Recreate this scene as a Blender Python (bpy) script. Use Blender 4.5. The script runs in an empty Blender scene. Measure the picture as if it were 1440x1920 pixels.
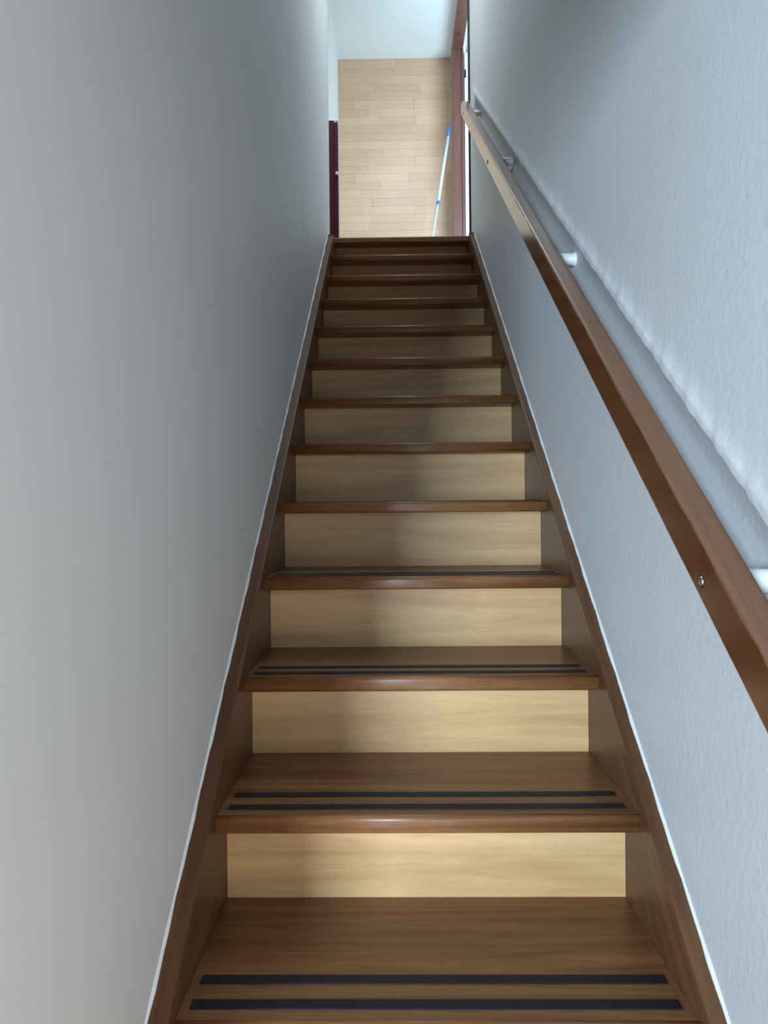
import bpy, bmesh, math, random
from mathutils import Vector, Matrix
random.seed(7)
scene = bpy.context.scene
COL = scene.collection

# ------------------------------------------------------------------ camera
yaw, pitch, roll = 0.01452299, -0.00451904, -0.00960174
f = Vector((-math.sin(yaw)*math.cos(pitch), math.cos(yaw)*math.cos(pitch), math.sin(pitch)))
r = Vector((math.cos(yaw), math.sin(yaw), 0))
u = r.cross(f)
r2 = r*math.cos(roll) + u*math.sin(roll)
u2 = -r*math.sin(roll) + u*math.cos(roll)
cam = bpy.data.cameras.new('camera')
cam.sensor_fit = 'VERTICAL'; cam.sensor_height = 36.0; cam.lens = 1331/1920*36
cam.clip_start = 0.02
camo = bpy.data.objects.new('camera', cam); COL.objects.link(camo)
camo.matrix_world = Matrix(((r2.x, u2.x, -f.x, 0), (r2.y, u2.y, -f.y, 0), (r2.z, u2.z, -f.z, 0), (0, 0, 0, 1)))
scene.camera = camo

# ------------------------------------------------------------------ world, light, exposure
scene.view_settings.view_transform = 'Standard'
scene.view_settings.look = 'None'
scene.view_settings.gamma = 1.0
scene.view_settings.use_curve_mapping = False
scene.view_settings.exposure = 0.0
w = bpy.data.worlds.new('world'); scene.world = w; w.use_nodes = True
w.node_tree.nodes['Background'].inputs[0].default_value = (0.62, 0.78, 1.0, 1)
w.node_tree.nodes['Background'].inputs[1].default_value = 0.6

def area(name, loc, target, sx, sy, watts, color, spread=180):
    l = bpy.data.lights.new(name, 'AREA'); l.shape = 'RECTANGLE'; l.size = sx; l.size_y = sy
    l.energy = watts; l.color = color; l.spread = math.radians(spread)
    o = bpy.data.objects.new(name, l); COL.objects.link(o)
    o.location = loc
    o.rotation_euler = (Vector(target)-Vector(loc)).to_track_quat('-Z', 'Y').to_euler()
    return o
# daylight through the hall window (behind and left of the stair foot)
area('hall_window_daylight', (-1.62, -2.93, -0.06), (-1.1, 0, -0.25), 0.80, 1.3, 335, (0.61, 0.80, 1.0))
# added warm fill for the left wall, through an unseen glazed opening behind the camera
area('hall_fill_light', (0.50, -1.15, -0.90), (-1.0, -1.15, -0.8), 0.85, 1.0, 66, (1.0, 0.87, 0.75))
# added fill for the upper stair walls, from an unseen roof window
area('roof_fill_light', (0.05, 3.45, 3.585), (0.05, 3.45, 0.0), 0.5, 0.75, 22, (0.76, 0.90, 1.0))
# daylight through the window of the upper room
area('upper_window_daylight', (1.22, 3.43, 2.12), (0.35, 5.0, 2.3), 1.20, 0.92, 118, (0.52, 0.80, 1.0))

# ------------------------------------------------------------------ dimensions
XC, W = 0.05388, 0.77
RISE, GO = 0.19286, 0.25452
Y2, Z2 = 1.28409, -0.59005            # front lower edge of the nosing of step 2
TH, OVER = 0.032, 0.085
M = RISE/GO; ANG = math.atan(M)
XL, XR = XC-W/2, XC+W/2               # inner faces of the stringers
WL, WR = -0.364, 0.468                # wall faces
FLOOR = Z2 + TH - 5*RISE
LAND = Z2 + TH + 11*RISE
CEIL = 3.57
DFAR = 5.65
K0, K1 = -2, 13
def nose(k): return Y2 + (k-2)*GO, Z2 + (k-2)*RISE
def zline(y, off): return Z2 + (y-Y2)*M + off

# ------------------------------------------------------------------ helpers
def link(name, me, mat, parent=None, smooth=False):
    o = bpy.data.objects.new(name, me); COL.objects.link(o)
    if mat and not me.materials: me.materials.append(mat)
    if parent: o.parent = parent
    if smooth:
        for p in me.polygons: p.use_smooth = True
    return o
def bmesh_obj(name, bm, mat, parent=None, smooth=False):
    bmesh.ops.recalc_face_normals(bm, faces=bm.faces)
    me = bpy.data.meshes.new(name); bm.to_mesh(me); bm.free()
    return link(name, me, mat, parent, smooth)
def add_box(bm, x0, x1, y0, y1, z0, z1, bevel=0, seg=2):
    res = bmesh.ops.create_cube(bm, size=1)
    vs = res['verts']
    for v in vs:
        v.co = Vector(((x0+x1)/2 + v.co.x*(x1-x0), (y0+y1)/2 + v.co.y*(y1-y0), (z0+z1)/2 + v.co.z*(z1-z0)))
    if bevel:
        es = list({e for v in vs for e in v.link_edges})
        bmesh.ops.bevel(bm, geom=es, offset=bevel, segments=seg, profile=0.5, affect='EDGES')
def box(name, x0, x1, y0, y1, z0, z1, mat, parent=None, bevel=0, seg=2):
    bm = bmesh.new(); add_box(bm, x0, x1, y0, y1, z0, z1, bevel, seg)
    return bmesh_obj(name, bm, mat, parent)
def prism(bm, prof, x0, x1):
    """extrude a (y,z) polygon along x"""
    a = [bm.verts.new((x0, y, z)) for y, z in prof]
    b = [bm.verts.new((x1, y, z)) for y, z in prof]
    n = len(prof)
    bm.faces.new(a); bm.faces.new(b[::-1])
    for i in range(n):
        bm.faces.new((a[i], a[(i+1) % n], b[(i+1) % n], b[i]))
def add_tube(bm, p0, p1, r0, r1, n=20, caps=True):
    p0, p1 = Vector(p0), Vector(p1); d = (p1-p0).normalized()
    s = d.orthogonal().normalized(); t = d.cross(s)
    a, b = [], []
    for i in range(n):
        q = 2*math.pi*i/n; v = s*math.cos(q)+t*math.sin(q)
        a.append(bm.verts.new(p0+v*r0)); b.append(bm.verts.new(p1+v*r1))
    for i in range(n):
        bm.faces.new((a[i], a[(i+1) % n], b[(i+1) % n], b[i]))
    if caps:
        bm.faces.new(a[::-1]); bm.faces.new(b)
def add_lathe(bm, p0, axis, prof, n=24):
    """prof: list of (t along axis, radius)"""
    p0 = Vector(p0); d = Vector(axis).normalized(); s = d.orthogonal().normalized(); t = d.cross(s)
    rings = []
    for h, rad in prof:
        rings.append([bm.verts.new(p0 + d*h + (s*math.cos(2*math.pi*i/n)+t*math.sin(2*math.pi*i/n))*max(rad, 1e-5)) for i in range(n)])
    for a, b in zip(rings, rings[1:]):
        for i in range(n):
            bm.faces.new((a[i], a[(i+1) % n], b[(i+1) % n], b[i]))
    bm.faces.new(rings[0][::-1]); bm.faces.new(rings[-1])
def empty(name, loc=(0, 0, 0)):
    o = bpy.data.objects.new(name, None); COL.objects.link(o); o.location = loc; o.empty_display_size = 0.1
    return o
def tag(o, label, cat, group=None):
    o['label'] = label; o['category'] = cat
    if group: o['group'] = group
    return o
def struct(o, label=None):
    o['kind'] = 'structure'
    if label: o['label'] = label
    return o
def child(o, parent):
    """parent without moving (all empties sit unrotated)"""
    o.parent = parent; o.location = Vector(o.location) - Vector(parent.location)

# ------------------------------------------------------------------ materials
def new_mat(name):
    m = bpy.data.materials.new(name); m.use_nodes = True
    nt = m.node_tree
    return m, nt, nt.nodes['Principled BSDF']
def node(nt, typ, **kw):
    n = nt.nodes.new(typ)
    for k, v in kw.items(): setattr(n, k, v)
    return n
def plain(name, col, rough=0.5, metal=0.0, spec=0.5):
    m, nt, b = new_mat(name)
    b.inputs['Base Color'].default_value = (*col, 1); b.inputs['Roughness'].default_value = rough
    b.inputs['Metallic'].default_value = metal; b.inputs['Specular IOR Level'].default_value = spec
    return m
def plaster(name, col, rough=0.6, bump=0.25, scale=55, spec=0.35):
    m, nt, b = new_mat(name)
    b.inputs['Roughness'].default_value = rough; b.inputs['Specular IOR Level'].default_value = spec
    tc = node(nt, 'ShaderNodeTexCoord')
    n1 = node(nt, 'ShaderNodeTexNoise'); n1.inputs['Scale'].default_value = scale; n1.inputs['Detail'].default_value = 3
    n2 = node(nt, 'ShaderNodeTexNoise'); n2.inputs['Scale'].default_value = 2.2; n2.inputs['Detail'].default_value = 4
    n3 = node(nt, 'ShaderNodeTexVoronoi'); n3.inputs['Scale'].default_value = 38
    for n in (n1, n2, n3): nt.links.new(tc.outputs['Object'], n.inputs['Vector'])
    cr = node(nt, 'ShaderNodeValToRGB')
    cr.color_ramp.elements[0].position = 0.3; cr.color_ramp.elements[1].position = 0.75
    cr.color_ramp.elements[0].color = (*[c*0.95 for c in col], 1); cr.color_ramp.elements[1].color = (*col, 1)
    nt.links.new(n2.outputs['Fac'], cr.inputs['Fac']); nt.links.new(cr.outputs['Color'], b.inputs['Base Color'])
    # small blobs of the rolled paint
    mr = node(nt, 'ShaderNodeMapRange'); mr.inputs['From Min'].default_value = 0.0; mr.inputs['From Max'].default_value = 0.22
    mr.inputs['To Min'].default_value = 0.5; mr.inputs['To Max'].default_value = 0
    nt.links.new(n3.outputs['Distance'], mr.inputs['Value'])
    ad = node(nt, 'ShaderNodeMath', operation='ADD')
    nt.links.new(n1.outputs['Fac'], ad.inputs[0]); nt.links.new(mr.outputs['Result'], ad.inputs[1])
    bp = node(nt, 'ShaderNodeBump'); bp.inputs['Strength'].default_value = bump; bp.inputs['Distance'].default_value = 0.0018
    nt.links.new(ad.outputs['Value'], bp.inputs['Height']); nt.links.new(bp.outputs['Normal'], b.inputs['Normal'])
    return m
def wood(name, dark, light, grain=(1.4, 30, 30), rot=(0, 0, 0), rough=0.35, vary=0.12, coat=0.0, streak=0.35, scale=1.0, bump=0.12, coords='Object', spec=0.45):
    """grain runs along the axis with the small scale"""
    m, nt, b = new_mat(name)
    tc = node(nt, 'ShaderNodeTexCoord'); oi = node(nt, 'ShaderNodeObjectInfo')
    off = node(nt, 'ShaderNodeVectorMath', operation='SCALE'); off.inputs['Scale'].default_value = 37.0
    cmb = node(nt, 'ShaderNodeCombineXYZ')
    for i in range(3): nt.links.new(oi.outputs['Random'], cmb.inputs[i])
    nt.links.new(cmb.outputs[0], off.inputs[0])
    rotn = node(nt, 'ShaderNodeMapping'); rotn.inputs['Rotation'].default_value = rot
    nt.links.new(tc.outputs[coords], rotn.inputs['Vector'])
    add = node(nt, 'ShaderNodeVectorMath', operation='ADD')
    nt.links.new(rotn.outputs[0], add.inputs[0]); nt.links.new(off.outputs[0], add.inputs[1])
    mp = node(nt, 'ShaderNodeVectorMath', operation='MULTIPLY'); mp.inputs[1].default_value = [g*scale for g in grain]
    nt.links.new(add.outputs[0], mp.inputs[0])
    n1 = node(nt, 'ShaderNodeTexNoise'); n1.inputs['Scale'].default_value = 1.0; n1.inputs['Detail'].default_value = 6; n1.inputs['Roughness'].default_value = 0.62; n1.inputs['Distortion'].default_value = 0.9
    nt.links.new(mp.outputs[0], n1.inputs['Vector'])
    # fine pores
    mp2 = node(nt, 'ShaderNodeVectorMath', operation='MULTIPLY'); mp2.inputs[1].default_value = [g*scale*(9.0 if g > 5 else 12.0) for g in grain]
    nt.links.new(add.outputs[0], mp2.inputs[0])
    n2 = node(nt, 'ShaderNodeTexNoise'); n2.inputs['Scale'].default_value = 1.0; n2.inputs['Detail'].default_value = 4; n2.inputs['Roughness'].default_value = 0.7
    nt.links.new(mp2.outputs[0], n2.inputs['Vector'])
    cr = node(nt, 'ShaderNodeValToRGB')
    cr.color_ramp.elements[0].position = 0.32; cr.color_ramp.elements[1].position = 0.68
    cr.color_ramp.elements[0].color = (*dark, 1); cr.color_ramp.elements[1].color = (*light, 1)
    nt.links.new(n1.outputs['Fac'], cr.inputs['Fac'])
    pr = node(nt, 'ShaderNodeMapRange'); pr.inputs['From Min'].default_value = 0.55; pr.inputs['From Max'].default_value = 0.72
    pr.inputs['To Min'].default_value = 0.0; pr.inputs['To Max'].default_value = streak
    nt.links.new(n2.outputs['Fac'], pr.inputs['Value'])
    mx = node(nt, 'ShaderNodeMix', data_type='RGBA'); mx.inputs[7].default_value = (*[c*0.45 for c in dark], 1)
    nt.links.new(pr.outputs['Result'], mx.inputs[0]); nt.links.new(cr.outputs['Color'], mx.inputs[6])
    hv = node(nt, 'ShaderNodeHueSaturation')
    vr = node(nt, 'ShaderNodeMapRange'); vr.inputs['To Min'].default_value = 1-vary; vr.inputs['To Max'].default_value = 1+vary
    nt.links.new(oi.outputs['Random'], vr.inputs['Value']); nt.links.new(vr.outputs['Result'], hv.inputs['Value'])
    nt.links.new(mx.outputs[2], hv.inputs['Color']); nt.links.new(hv.outputs['Color'], b.inputs['Base Color'])
    b.inputs['Specular IOR Level'].default_value = spec
    rr = node(nt, 'ShaderNodeMapRange'); rr.inputs['To Min'].default_value = rough*0.85; rr.inputs['To Max'].default_value = rough*1.2
    nt.links.new(n1.outputs['Fac'], rr.inputs['Value']); nt.links.new(rr.outputs['Result'], b.inputs['Roughness'])
    if coat:
        b.inputs['Coat Weight'].default_value = coat; b.inputs['Coat Roughness'].default_value = 0.15
    bp = node(nt, 'ShaderNodeBump'); bp.inputs['Strength'].default_value = bump; bp.inputs['Distance'].default_value = 0.001
    nt.links.new(n2.outputs['Fac'], bp.inputs['Height']); nt.links.new(bp.outputs['Normal'], b.inputs['Normal'])
    return m, nt, b, hv, tc, add

MHALL = plaster('hall_plaster', (0.26, 0.25, 0.235), rough=0.7, bump=0.3)
MHFLOOR = plain('hall_floor_tiles', (0.16, 0.13, 0.10), 0.4)
MW = plaster('wall_plaster', (0.60, 0.605, 0.60), rough=0.50, bump=0.55, scale=70)
MWL = plaster('smooth_plaster', (0.62, 0.61, 0.585), rough=0.55, bump=0.12)
MCEIL = plaster('ceiling_paint', (0.78, 0.78, 0.77), rough=0.7, bump=0.1)
MTREAD = wood('tread_wood', (0.125, 0.047, 0.014), (0.275, 0.122, 0.046), grain=(1.3, 30, 30), rough=0.36, vary=0.10, bump=0.12, streak=0.6)[0]
MRISER = wood('riser_wood', (0.45, 0.265, 0.112), (0.63, 0.405, 0.19), grain=(1.3, 20, 16), rough=0.36, vary=0.06, streak=0.22, bump=0.06)[0]
MSTRING = wood('stringer_wood', (0.075, 0.031, 0.012), (0.14, 0.066, 0.028), grain=(26, 1.5, 26), rot=(-ANG, 0, 0), rough=0.38, vary=0.05, spec=0.3)[0]
MRUB = plain('rubber_strip', (0.009, 0.009, 0.014), 0.55, spec=0.25)
MCAULK = plain('white_sealant', (0.70, 0.72, 0.72), 0.4)
MWHITE = plain('white_paint', (0.80, 0.80, 0.79), 0.35)
MFRAME = wood('frame_wood', (0.105, 0.036, 0.026), (0.17, 0.062, 0.045), grain=(30, 30, 1.5), rough=0.28, vary=0.03)[0]
MGAPSHADE = plain('gap_shade', (0.020, 0.014, 0.016), 0.6, spec=0.2)  # near-black colour on the near jamb stands in for the shaded gap
MRED = plain('dark_red_paint', (0.075, 0.004, 0.014), 0.5, spec=0.25)
MSTEEL = plain('steel', (0.72, 0.70, 0.68), 0.22, 1.0)
MDARKSTEEL = plain('dark_steel', (0.06, 0.055, 0.055), 0.35, 0.9)
MHOLESHADE = plain('recess_shade', (0.02, 0.012, 0.008), 0.7)  # colour for the shade inside the screw holes
MBLUE = plain('blue_plastic', (0.03, 0.13, 0.62), 0.35)
MHANDLE = plain('pale_metal', (0.50, 0.57, 0.63), 0.35, 0.1)
MPARQ = wood('parquet_wood', (0.545, 0.325, 0.205), (0.60, 0.367, 0.238), grain=(2.2, 30, 26), rough=0.34, vary=0.07, streak=0.12, bump=0.03, spec=0.45)[0]
MPARQB = plain('parquet_joint', (0.40, 0.27, 0.15), 0.6)
MFLOOR = wood('floor_wood', (0.40, 0.26, 0.14), (0.50, 0.34, 0.19), grain=(2.2, 26, 26), rough=0.35, vary=0.06)[0]
MGLASS, _nt, _b = new_mat('window_glass')
_tr = node(_nt, 'ShaderNodeBsdfTransparent'); _gl = node(_nt, 'ShaderNodeBsdfGlossy'); _gl.inputs['Roughness'].default_value = 0.02
_fr = node(_nt, 'ShaderNodeFresnel'); _fr.inputs['IOR'].default_value = 1.45
_ms = node(_nt, 'ShaderNodeMixShader')
_nt.links.new(_fr.outputs[0], _ms.inputs[0]); _nt.links.new(_tr.outputs[0], _ms.inputs[1]); _nt.links.new(_gl.outputs[0], _ms.inputs[2])
_nt.links.new(_ms.outputs[0], _nt.nodes['Material Output'].inputs['Surface'])
MLAND = plain('pale_floor', (0.72, 0.72, 0.72), 0.4)
MBRISTLE = plain('bristle', (0.10, 0.2, 0.5), 0.8)

# rail: reddish varnish on the side, worn pale brown on the top
MRAIL, nt, b, hv, tc, add = wood('rail_wood', (0.082, 0.022, 0.006), (0.130, 0.038, 0.011), grain=(28, 1.1, 28), rough=0.24, vary=0.0, streak=0.4, bump=0.08, coat=0.4)
sep = node(nt, 'ShaderNodeSeparateXYZ'); nt.links.new(tc.outputs['Object'], sep.inputs[0])
nw = node(nt, 'ShaderNodeTexNoise'); nw.inputs['Scale'].default_value = 1.0; nw.inputs['Detail'].default_value = 5
mpw = node(nt, 'ShaderNodeVectorMath', operation='MULTIPLY'); mpw.inputs[1].default_value = (60, 9, 60)
nt.links.new(tc.outputs['Object'], mpw.inputs[0]); nt.links.new(mpw.outputs[0], nw.inputs['Vector'])
mw = node(nt, 'ShaderNodeMath', operation='MULTIPLY_ADD'); mw.inputs[1].default_value = 0.022; mw.inputs[2].default_value = -0.011
nt.links.new(nw.outputs['Fac'], mw.inputs[0])
sm = node(nt, 'ShaderNodeMath', operation='ADD'); nt.links.new(sep.outputs[2], sm.inputs[0]); nt.links.new(mw.outputs[0], sm.inputs[1])
mr = node(nt, 'ShaderNodeMapRange'); mr.inputs['From Min'].default_value = 0.0262; mr.inputs['From Max'].default_value = 0.0285
nt.links.new(sm.outputs[0], mr.inputs['Value'])
# worn less towards the upper end
mr2 = node(nt, 'ShaderNodeMapRange'); mr2.inputs['From Min'].default_value = 2.0; mr2.inputs['From Max'].default_value = 2.8
mr2.inputs['To Min'].default_value = 1.0; mr2.inputs['To Max'].default_value = 0.25
nt.links.new(sep.outputs[1], mr2.inputs['Value'])
mm = node(nt, 'ShaderNodeMath', operation='MULTIPLY'); nt.links.new(mr.outputs[0], mm.inputs[0]); nt.links.new(mr2.outputs[0], mm.inputs[1])
mxr = node(nt, 'ShaderNodeMix', data_type='RGBA')
wc = node(nt, 'ShaderNodeHueSaturation'); wc.inputs['Value'].default_value = 1.75; wc.inputs['Saturation'].default_value = 0.82; wc.inputs['Hue'].default_value = 0.515
nt.links.new(hv.outputs['Color'], wc.inputs['Color'])
nt.links.new(mm.outputs[0], mxr.inputs[0]); nt.links.new(hv.outputs['Color'], mxr.inputs[6]); nt.links.new(wc.outputs['Color'], mxr.inputs[7])
nt.links.new(mxr.outputs[2], b.inputs['Base Color'])
rmx = node(nt, 'ShaderNodeMapRange'); rmx.inputs['To Min'].default_value = 0.9; rmx.inputs['To Max'].default_value = 0.0
rgh = node(nt, 'ShaderNodeMapRange'); rgh.inputs['To Min'].default_value = 0.26; rgh.inputs['To Max'].default_value = 0.55
nt.links.new(mm.outputs[0], rgh.inputs['Value'])
for _l in list(b.inputs['Roughness'].links): nt.links.remove(_l)
nt.links.new(rgh.outputs['Result'], b.inputs['Roughness'])
nt.links.new(mm.outputs[0], rmx.inputs['Value']); nt.links.new(rmx.outputs['Result'], b.inputs['Coat Weight'])

# ------------------------------------------------------------------ shell
HX0, HY0, HTOP = -2.6, -3.0, 0.80     # lower hall
YEND = 4.18                           # upper end of the stair walls
YS = 0.62                             # lower end of the left stair wall
struct(box('floor', HX0, WR+0.05, HY0, 0.32, FLOOR-0.1, FLOOR, MHFLOOR), 'dark floor of the lower hall')
# left stair wall
struct(box('wall_left', WL-0.10, WL, YS, YEND, FLOOR, CEIL, MWL), 'smooth off-white plaster wall along the stairs without a handrail')
# right stair wall with the hand groove behind the rail
HFILL = (-1.62, -0.68, FLOOR+0.06, FLOOR+1.20)  # opening added in the wall for the hall fill light
GV0, GV1, GD = 0.705, 0.864, 0.032
def groove_x(y, v):
    """depth into the wall (+x) at height v above the nosing line"""
    d = 0.0
    if GV0 < v < GV1:
        t = (v-GV0)/(GV1-GV0)
        if t < 0.22: d = GD*math.sin(t/0.22*math.pi/2)
        elif t < 0.42: d = GD
        else: d = GD*(1-0.62*((t-0.42)/0.58)**1.3)
    # the groove runs out at its upper end
    vm = (GV0+GV1)/2
    ye = 3.985 - 0.55*max(0, (v-vm))
    fade = min(1, max(0, (ye-y)/0.05)); d *= math.sin(fade*math.pi/2)
    # raised plaster lip above the groove
    if v >= GV1:
        s = (v-GV1)
        wob = 1+0.10*math.sin(y*23)+0.10*math.sin(y*57+1.3)+0.12*math.sin(y*131)+0.10*math.sin(y*211+2)
        lip = 0.008*math.sqrt(max(0.0, min(1.0, s/0.006)*(2-min(1.0, s/0.006)))) if s < 0.022*wob else 0.008*math.exp(-(s-0.022*wob)/0.016)
        lip *= wob
        d -= lip*min(1, max(0, (4.0-y)/0.05))
    return d
def wall_right():
    bm = bmesh.new()
    va, vb = 0.62, 1.02
    vs = [0.62, 0.70]
    n = 22
    vs += [GV0+(GV1-GV0)*(0.5-0.5*math.cos(math.pi*i/n)) for i in range(n+1)]
    vs += [GV1+t_ for t_ in (0.0008, 0.0022, 0.0045, 0.008, 0.013, 0.018, 0.021, 0.024, 0.028, 0.034, 0.042, 0.055, 0.075)] + [1.02]
    ya, yb, ny = -0.2, YEND, 292
    ys = [ya+(yb-ya)*i/ny for i in range(ny+1)]
    g = [[bm.verts.new((WR+groove_x(y, v), y, zline(y, v))) for v in vs] for y in ys]
    for i in range(ny):
        for j in range(len(vs)-1):
            bm.faces.new((g[i][j], g[i][j+1], g[i+1][j+1], g[i+1][j]))
    for f_ in bm.faces: f_.smooth = True
    # crisp lips
    def pol(pts):
        fc = bm.faces.new([bm.verts.new(p) for p in pts]); return fc
    pol([(WR, ya, FLOOR), (WR, yb, FLOOR), (WR, yb, zline(yb, va)), (WR, ya, zline(ya, va))])
    pol([(WR, ya, zline(ya, vb)), (WR, yb, zline(yb, vb)), (WR, yb, CEIL), (WR, ya, CEIL)])
    dy0, dy1, dz0, dz1 = HFILL
    pol([(WR, HY0, FLOOR), (WR, dy0, FLOOR), (WR, dy0, CEIL), (WR, HY0, CEIL)])
    pol([(WR, dy1, FLOOR), (WR, ya, FLOOR), (WR, ya, CEIL), (WR, dy1, CEIL)])
    pol([(WR, dy0, dz1), (WR, dy1, dz1), (WR, dy1, CEIL), (WR, dy0, CEIL)])
    pol([(WR, dy0, FLOOR), (WR, dy1, FLOOR), (WR, dy1, dz0), (WR, dy0, dz0)])
    # back and ends give the wall its thickness
    xb = WR+0.09
    pol([(xb, dy1, FLOOR), (xb, yb, FLOOR), (xb, yb, CEIL), (xb, dy1, CEIL)])
    pol([(xb, HY0, FLOOR), (xb, dy0, FLOOR), (xb, dy0, CEIL), (xb, HY0, CEIL)])
    pol([(xb, dy0, dz1), (xb, dy1, dz1), (xb, dy1, CEIL), (xb, dy0, CEIL)])
    pol([(xb, dy0, FLOOR), (xb, dy1, FLOOR), (xb, dy1, dz0), (xb, dy0, dz0)])
    for yy in (dy0, dy1): pol([(WR, yy, dz0), (xb, yy, dz0), (xb, yy, dz1), (WR, yy, dz1)])
    for zz in (dz0, dz1): pol([(WR, dy0, zz), (xb, dy0, zz), (xb, dy1, zz), (WR, dy1, zz)])
    pol([(WR, yb, FLOOR), (xb, yb, FLOOR), (xb, yb, CEIL), (WR, yb, CEIL)])
    me = bpy.data.meshes.new('wall_right'); bm.to_mesh(me); bm.free()
    return link('wall_right', me, MW)
struct(wall_right(), 'rough plaster wall with a long hand groove behind the handrail')
# ceiling over stairs and landing
RFILL = (-0.22, 0.32, 3.05, 3.85)  # opening added in the ceiling for the roof fill light
bm = bmesh.new()
add_box(bm, -0.55, 0.60, YS-0.1, RFILL[2], CEIL, CEIL+0.08); add_box(bm, -0.55, 0.60, RFILL[3], DFAR+0.1, CEIL, CEIL+0.08)
add_box(bm, -0.55, RFILL[0], RFILL[2], RFILL[3], CEIL, CEIL+0.08); add_box(bm, RFILL[1], 0.60, RFILL[2], RFILL[3], CEIL, CEIL+0.08)
struct(bmesh_obj('ceiling', bm, MCEIL), 'white ceiling above stairs and landing')
bm = bmesh.new()
add_box(bm, RFILL[0], RFILL[1], RFILL[2], RFILL[2]+0.03, CEIL+0.03, CEIL+0.10); add_box(bm, RFILL[0], RFILL[1], RFILL[3]-0.03, RFILL[3], CEIL+0.03, CEIL+0.10)
add_box(bm, RFILL[0], RFILL[0]+0.03, RFILL[2]+0.03, RFILL[3]-0.03, CEIL+0.03, CEIL+0.10); add_box(bm, RFILL[1]-0.03, RFILL[1], RFILL[2]+0.03, RFILL[3]-0.03, CEIL+0.03, CEIL+0.10)
w4 = struct(bmesh_obj('added_roof_window', bm, MWHITE), 'added unseen roof window that lets fill light in above the stairs')
box('pane', RFILL[0]+0.03, RFILL[1]-0.03, RFILL[2]+0.03, RFILL[3]-0.03, CEIL+0.06, CEIL+0.066, MGLASS, w4)
# lower hall
struct(box('wall_hall_left', HX0-0.1, HX0, HY0, YS+0.1, FLOOR, HTOP, MHALL))
struct(box('wall_hall_front', HX0, WL-0.10, YS, YS+0.1, FLOOR, HTOP, MHALL))
struct(box('wall_hall_header', -0.55, 0.56, YS-0.1, YS, HTOP, CEIL, MHALL))
struct(box('ceiling_hall', HX0, WR+0.09, HY0, YS, HTOP, HTOP+0.08, MHALL))
def wall_with_openings(name, y0, y1, x0, x1, z0, z1, holes, mat):
    """wall in the xz plane with rectangular holes (x0,x1,z0,z1), built from solid pieces of one mesh"""
    bm = bmesh.new()
    xs = sorted({x0, x1, *[h[0] for h in holes], *[h[1] for h in holes]})
    zs = sorted({z0, z1, *[h[2] for h in holes], *[h[3] for h in holes]})
    for a, b_ in zip(xs, xs[1:]):
        for c, d in zip(zs, zs[1:]):
            mx_, mz_ = (a+b_)/2, (c+d)/2
            if any(h[0] < mx_ < h[1] and h[2] < mz_ < h[3] for h in holes): continue
            add_box(bm, a, b_, y0, y1, c, d)
    bmesh.ops.remove_doubles(bm, verts=bm.verts, dist=1e-5)
    return bmesh_obj(name, bm, mat)
HW = (-2.07, -1.17, -0.76, 0.64)
struct(wall_with_openings('wall_hall_back', HY0-0.12, HY0, HX0, WR+0.09, FLOOR, HTOP, [HW], MHALL))
def window(name, x0, x1, z0, z1, y, label):
    bm = bmesh.new(); t = 0.05
    add_box(bm, x0, x0+t, y-0.09, y-0.02, z0, z1); add_box(bm, x1-t, x1, y-0.09, y-0.02, z0, z1)
    add_box(bm, x0+t, x1-t, y-0.09, y-0.02, z0, z0+t); add_box(bm, x0+t, x1-t, y-0.09, y-0.02, z1-t, z1)
    root = bmesh_obj(name, bm, MWHITE); struct(root, label)
    box('pane', x0+t, x1-t, y-0.06, y-0.054, z0+t, z1-t, MGLASS, root)
    return root
window('window_1', *HW, HY0, 'white framed window in the lower hall')
_dy0, _dy1, _dz0, _dz1 = HFILL
bm = bmesh.new()
add_box(bm, WR+0.045, WR+0.085, _dy0, _dy0+0.05, _dz0, _dz1); add_box(bm, WR+0.045, WR+0.085, _dy1-0.05, _dy1, _dz0, _dz1)
add_box(bm, WR+0.045, WR+0.085, _dy0+0.05, _dy1-0.05, _dz0, _dz0+0.05); add_box(bm, WR+0.045, WR+0.085, _dy0+0.05, _dy1-0.05, _dz1-0.05, _dz1)
hall_glazing = struct(bmesh_obj('added_hall_glazing', bm, MWHITE), 'added unseen white framed glazing for the fill light of the lower hall')
box('pane', WR+0.060, WR+0.066, _dy0+0.05, _dy1-0.05, _dz0+0.05, _dz1-0.05, MGLASS, hall_glazing)

# landing
LWX, RWX = -0.412, 0.480
struct(box('floor_landing', LWX, 0.60, 4.245, DFAR, LAND-0.2, LAND, MLAND), 'pale landing floor at the top of the stairs')
struct(box('wall_landing_left', LWX-0.08, LWX, YEND, DFAR, LAND, CEIL, MCEIL), 'bright white side wall of the landing')
struct(box('wall_landing_right', RWX, RWX+0.1, 5.472, DFAR, LAND, CEIL, MCEIL))
struct(box('wall_landing_header', RWX, 0.56, YEND, 5.472, 3.505, CEIL, MCEIL))
far = struct(box('wall_far', LWX-0.1, 0.62, DFAR+0.012, DFAR+0.1, LAND-0.2, CEIL, MPARQB), 'end wall of the landing clad with pale beech parquet strips')
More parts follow.
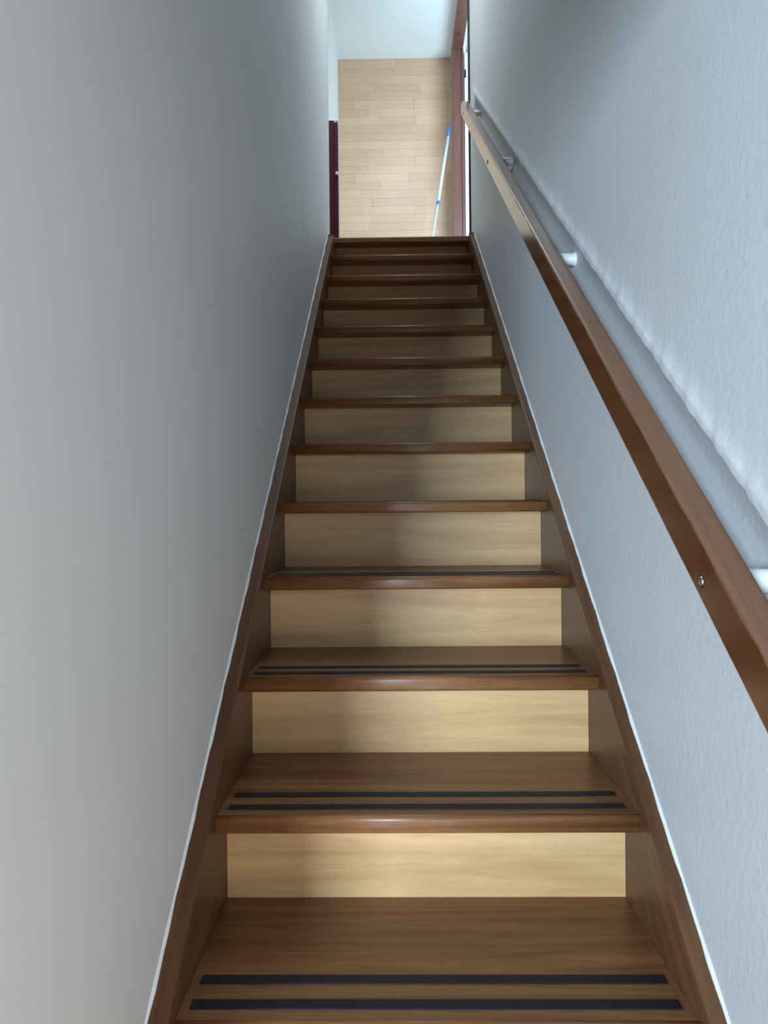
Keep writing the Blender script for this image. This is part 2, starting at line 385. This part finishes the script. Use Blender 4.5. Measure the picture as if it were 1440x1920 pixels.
# parquet strips, each one a piece
SH = 0.0645
cache = {}
z = LAND + 0.002; row = 0
x_lo, x_hi = LWX+0.001, RWX-0.001
while z < CEIL-0.004:
    h = min(SH, CEIL-0.002-z)
    x = x_lo - random.uniform(0.05, 0.34)
    while x < x_hi-0.001:
        ln = random.choice((0.30, 0.36, 0.42, 0.48))
        a, c = max(x, x_lo), min(x+ln, x_hi)
        x += ln
        if c-a < 0.03: continue
        key = (round(c-a, 3), round(h, 3))
        if key not in cache:
            bm = bmesh.new()
            add_box(bm, 0, c-a-0.0007, 0, 0.0115, 0, h-0.0007)
            top = [e for e in bm.edges if all(v.co.y < 1e-5 for v in e.verts)]
            bmesh.ops.bevel(bm, geom=top, offset=0.0005, segments=1, affect='EDGES')
            bmesh.ops.recalc_face_normals(bm, faces=bm.faces)
            me = bpy.data.meshes.new('parquet_strip'); bm.to_mesh(me); bm.free(); me.materials.append(MPARQ)
            cache[key] = me
        o = bpy.data.objects.new('parquet_strip', cache[key]); COL.objects.link(o)
        o.parent = far; o.location = (a, DFAR, z)
    z += SH; row += 1

# doorway on the right of the landing
JY0, JY1, SOF = 4.185, 5.40, 3.472
door = empty('door_1', (RWX, 4.8, LAND)); struct(door, 'reddish brown door frame beside the landing, door standing open')
def dpart(name, *a, **k):
    o = box(name, *a, **k); child(o, door); return o
dpart('jamb', 0.468, 0.552, JY1, JY1+0.066, LAND, SOF+0.03, MFRAME, bevel=0.004)
dpart('jamb', 0.460, 0.552, JY0, JY0+0.045, LAND, SOF+0.03, MGAPSHADE, bevel=0.003)
dpart('door_head', 0.468, 0.552, JY0+0.045, JY1, SOF, SOF+0.03, MFRAME, bevel=0.002)
dpart('door_stop', 0.540, 0.556, JY1-0.014, JY1, LAND, SOF, MFRAME, bevel=0.002)
# leaf, hinged at the far jamb and opened into the upper room
leaf = dpart('door_leaf', 0.566, 1.40, 5.425, 5.463, LAND+0.008, SOF-0.006, MWHITE, bevel=0.002)
bm = bmesh.new()
for z0, z1 in ((LAND+0.16, LAND+0.86), (LAND+1.02, LAND+1.74)):
    for (a, b_, c, d) in ((0.60, 1.32, z0, z0+0.02), (0.60, 1.32, z1-0.02, z1), (0.60, 0.62, z0+0.02, z1-0.02), (1.30, 1.32, z0+0.02, z1-0.02)):
        add_box(bm, a, b_, 5.415, 5.425, c, d)
pm = bmesh_obj('panel_moulding', bm, MWHITE); pm.parent = leaf; 
pm.location = Vector((0, 0, 0))
for hz in (LAND+0.22, LAND+1.74):
    bm = bmesh.new(); add_tube(bm, (0.560, 5.418, hz-0.03), (0.560, 5.418, hz+0.03), 0.006, 0.006, 14)
    add_box(bm, 0.562, 0.578, 5.421, 5.4245, hz-0.03, hz+0.03)
    hg = bmesh_obj('hinge', bm, MDARKSTEEL); child(hg, door)
# upper room behind the doorway
UX0, UX1, UY0, UY1 = 0.557, 3.25, 3.4, 6.6
struct(box('floor_upper_room', 0.60, UX1, UY0, UY1, LAND-0.2, LAND, MFLOOR))
struct(box('ceiling_upper_room', 0.60, UX1, UY0, UY1, CEIL, CEIL+0.08, MCEIL))
UWIN = (0.59, 1.85, 1.62, 2.62)
struct(wall_with_openings('wall_upper_near', UY0-0.12, UY0, 0.558, UX1, LAND, CEIL, [UWIN], MCEIL))
struct(box('wall_upper_far', 0.58, UX1, UY1, UY1+0.1, LAND, CEIL, MCEIL))
struct(box('wall_upper_side', 0.581, 0.64, DFAR+0.1, UY1, LAND, CEIL, MCEIL))
struct(box('wall_upper_right', UX1, UX1+0.12, UY0, UY1, LAND, CEIL, MCEIL))
window('window_3', *UWIN, UY0, 'white framed window of the upper room')

# ------------------------------------------------------------------ staircase
stair = empty('staircase', (XC, nose(K0)[0], FLOOR))
tag(stair, 'straight closed staircase with brown treads, pale risers and brown side boards', 'staircase')
def tread_profile(depth):
    rr = 0.009; pts = []
    for i in range(6):                       # upper front rounding
        a = math.pi/2*(i/5)
        pts.append((rr-rr*math.cos(a), TH-rr+rr*math.sin(a)))
    pts += [(depth, TH), (depth, 0.0)]
    r3 = 0.005
    for i in range(4):
        a = math.pi/2*(i/3)
        pts.append((r3-r3*math.sin(a), r3-r3*math.cos(a)))
    return pts
bm = bmesh.new(); prism(bm, tread_profile(GO+OVER+0.018), -W/2+0.0004, W/2-0.0004)
bmesh.ops.recalc_face_normals(bm, faces=bm.faces)
me_tread = bpy.data.meshes.new('tread'); bm.to_mesh(me_tread); bm.free(); me_tread.materials.append(MTREAD)
for p in me_tread.polygons: p.use_smooth = abs(p.normal.x) < 0.5 and p.area < 0.02
bm = bmesh.new(); add_box(bm, -W/2+0.0006, W/2-0.0006, 0, 0.018, 0, RISE-TH)
bmesh.ops.recalc_face_normals(bm, faces=bm.faces)
me_riser = bpy.data.meshes.new('riser'); bm.to_mesh(me_riser); bm.free(); me_riser.materials.append(MRISER)
bm = bmesh.new(); add_box(bm, -W/2+0.015, W/2-0.015, 0, 0.021, -0.001, 0.0018, bevel=0.0008, seg=1)
bmesh.ops.recalc_face_normals(bm, faces=bm.faces)
me_strip = bpy.data.meshes.new('anti_slip_strip'); bm.to_mesh(me_strip); bm.free(); me_strip.materials.append(MRUB)
base = Vector(stair.location)
for k in range(K0, K1+1):
    y, zb = nose(k)
    if k < K1:
        t = bpy.data.objects.new('tread', me_tread); COL.objects.link(t); t.parent = stair
        t.location = Vector((XC, y, zb)) - base
        for sy in (0.031, 0.088):
            s = bpy.data.objects.new('anti_slip_strip', me_strip); COL.objects.link(s); s.parent = t
            s.location = (0, sy, TH)
    else:
        bm = bmesh.new(); prism(bm, tread_profile(0.16), -W/2+0.0004, W/2-0.0004)
        t = bmesh_obj('landing_nosing', bm, MTREAD, stair); t.location = Vector((XC, y, zb)) - base
    rs = bpy.data.objects.new('riser', me_riser); COL.objects.link(rs); rs.parent = stair
    rs.location = Vector((XC, y+OVER, zb-(RISE-TH))) - base
def stringer(x0, x1):
    y0, y1, ot, ob = 0.10, 4.035, 0.066, -0.36
    pts = [(y0, FLOOR), (y0, zline(y0, ot)-0.03), (y0+0.012, zline(y0+0.012, ot)-0.008), (y0+0.03, zline(y0+0.03, ot))]
    e = (y1-0.035, zline(y1-0.035, ot))
    pts += [e, (y1-0.012, zline(y1-0.02, ot)+0.001), (y1, zline(y1-0.02, ot)-0.012), (y1, LAND-0.003), (4.24, LAND-0.003), (4.24, LAND-0.2)]
    yb = Y2+(FLOOR-Z2-ob)/M
    pts += [(yb, FLOOR)]
    bm = bmesh.new(); prism(bm, pts, x0, x1)
    es = [ed for ed in bm.edges if abs(ed.verts[0].co.x-ed.verts[1].co.x) < 1e-6 and min(v.co.z-zline(v.co.y, ot) for v in ed.verts) > -0.04]
    bmesh.ops.bevel(bm, geom=es, offset=0.004, segments=3, profile=0.5, affect='EDGES')
    return bmesh_obj('stringer', bm, MSTRING)
for x0, x1 in ((WL+0.0006, XL), (XR, WR-0.0006)):
    child(stringer(x0, x1), stair)
# white sealant beads between side boards and walls
def bead(name, xw, sgn, label):
    bm = bmesh.new(); ny = 160; rings = []
    ya, yb = YS+0.02 if sgn > 0 else 0.12, 4.02
    for i in range(ny+1):
        y = ya+(yb-ya)*i/ny
        rr = 0.0042*(1+0.18*math.sin(y*37)+0.14*math.sin(y*91+sgn))
        z = zline(y, 0.066)
        rings.append([bm.verts.new((xw+sgn*dx*rr, y, z+dz*rr)) for dx, dz in ((0.05, 0.02), (1.0, 0.02), (0.85, 0.6), (0.45, 1.15), (0.05, 1.6))])
    for a, b_ in zip(rings, rings[1:]):
        for j in range(5):
            bm.faces.new((a[j], a[(j+1) % 5], b_[(j+1) % 5], b_[j]))
    bm.faces.new(rings[0]); bm.faces.new(rings[-1][::-1])
    return struct(bmesh_obj(name, bm, MCAULK), label)
bead('trim_1', WL, 1, 'white sealant line along the side board under the bare wall')
bead('trim_2', WR, -1, 'white sealant line along the side board under the handrail')

# ------------------------------------------------------------------ handrail
RXF, RWD, RHT = 0.397, 0.040, 0.066
RV = 0.778                                       # height of the rail centre over the nosing line
ry0, ry1 = -0.12, 4.005
rail_root = empty('handrail', (RXF+RWD/2, ry0, zline(ry0, RV)))
tag(rail_root, 'reddish brown wooden handrail on round white pegs along the rough wall', 'handrail')
rl = (ry1-ry0)/math.cos(ANG)
bm = bmesh.new()
hh = RHT/2
ch = 0.030
prof = [(0, -hh), (0, hh), (rl-0.004, hh), (rl+0.018, hh-0.012), (rl+0.020, hh-0.020), (rl-0.014, -hh)]
prism(bm, prof, -RWD/2, RWD/2)
bmesh.ops.bevel(bm, geom=list(bm.edges), offset=0.004, segments=3, profile=0.5, affect='EDGES')
rail = bmesh_obj('rail', bm, MRAIL, rail_root)
rail.rotation_euler = (ANG, 0, 0)
def rail_local(y, v): # point on rail frame from world (y, v offset)
    d = Vector((0, y-ry0, zline(y, v)-zline(ry0, RV)))
    return Matrix.Rotation(-ANG, 3, 'X') @ d
PEGS = [3.905, 2.93, 1.945, 0.925, -0.05]
for i, py in enumerate(PEGS):
    v = 0.764 if i < 4 else 0.764
    pz = zline(py, v)
    bm = bmesh.new()
    x0, x1 = RXF+RWD-0.001, WR+GD+0.002
    add_lathe(bm, (x0, py, pz), (1, 0, 0), [(0, 0.0145), (0.004, 0.0160), (x1-x0-0.012, 0.0160), (x1-x0-0.006, 0.0185), (x1-x0, 0.0195)], 28)
    pg = bmesh_obj('peg', bm, MWHITE, None, smooth=False); child(pg, rail_root)
    for p in pg.data.polygons: p.use_smooth = abs(p.normal.x) < 0.9
    # screw on a dark disc that paints in the shade of a countersunk hole
    q = rail_local(py, v)
    bm = bmesh.new()
    add_lathe(bm, (-RWD/2-0.0006, q.y, q.z), (1, 0, 0), [(0, 0.0085), (0.0012, 0.0085)], 20)
    hole = bmesh_obj('hole_shade_disc', bm, MHOLESHADE, rail)
    bm = bmesh.new()
    add_lathe(bm, (-RWD/2-0.0026, q.y, q.z), (1, 0, 0), [(0, 0.0016), (0.0003, 0.0040), (0.0012, 0.0062), (0.0020, 0.0066)], 20)
    sc = bmesh_obj('screw', bm, MSTEEL if i == 3 else MDARKSTEEL, rail)

# ------------------------------------------------------------------ dark red post at the top of the stairs
post = empty('newel_post', (-0.368, 4.43, LAND))
tag(post, 'dark red square post with small white knob at the stair top', 'post')
o = box('shaft', -0.411, -0.3285, 4.40, 4.462, LAND, LAND+0.845, MRED, bevel=0.005); child(o, post)
o = box('edge_board', -0.352, -0.327, 4.392, 4.3995, LAND+0.01, LAND+0.83, MRED, bevel=0.002); child(o, post)
bm = bmesh.new()
add_lathe(bm, (-0.385, 4.428, LAND+0.845), (0, 0, 1), [(0, 0.018), (0.006, 0.020), (0.014, 0.014), (0.018, 0.004)], 20)
c = bmesh_obj('cap', bm, MWHITE, None, True); child(c, post)
bm = bmesh.new()
add_lathe(bm, (-0.3425, 4.3985, LAND+0.832), (0, -1, 0), [(0, 0.006), (0.006, 0.009), (0.012, 0.009), (0.017, 0.004)], 18)
c = bmesh_obj('cap', bm, MWHITE, None, True); child(c, post)
bm = bmesh.new()
add_lathe(bm, (-0.333, 4.3915, LAND+0.505), (0, -1, 0), [(0, 0.005), (0.008, 0.005), (0.012, 0.009), (0.02, 0.010), (0.026, 0.005)], 20)
c = bmesh_obj('knob', bm, MWHITE, None, True); child(c, post)

# ------------------------------------------------------------------ broom leaning in the corner
pt = Vector((0.447, 5.385, 2.885)); pm_ = Vector((0.306, 5.25, 2.02))
d = (pm_-pt).normalized()
zh = LAND+0.075
pb = pt + d*((pt.z-zh)/(-d.z))
broom = empty('broom', (pb.x, pb.y, LAND))
tag(broom, 'long white broom handle with blue tip leaning against the door frame', 'broom')
L = (pb-pt).length
def bt(t0, t1, r0, r1, name, mat):
    bm = bmesh.new(); add_tube(bm, pt+d*t0, pt+d*t1, r0, r1, 20)
    o = bmesh_obj(name, bm, mat); child(o, broom)
    for p in o.data.polygons: p.use_smooth = len(p.vertices) == 4
    return o
bt(0.085, 0.62, 0.0115, 0.0115, 'upper_tube', MHANDLE)
bt(0.0, 0.085, 0.006, 0.0130, 'grip', MBLUE)
bt(0.62, 0.645, 0.0125, 0.0125, 'clamp_ring', MBLUE)
bt(0.645, L, 0.0095, 0.0095, 'lower_tube', MHANDLE)
bm = bmesh.new(); add_box(bm, pb.x-0.13, pb.x+0.13, pb.y-0.025, pb.y+0.025, LAND+0.05, LAND+0.085, bevel=0.006)
child(bmesh_obj('brush_block', bm, MBLUE), broom)
bm = bmesh.new(); add_box(bm, pb.x-0.125, pb.x+0.125, pb.y-0.03, pb.y+0.03, LAND, LAND+0.05)
child(bmesh_obj('bristles', bm, MBRISTLE), broom)
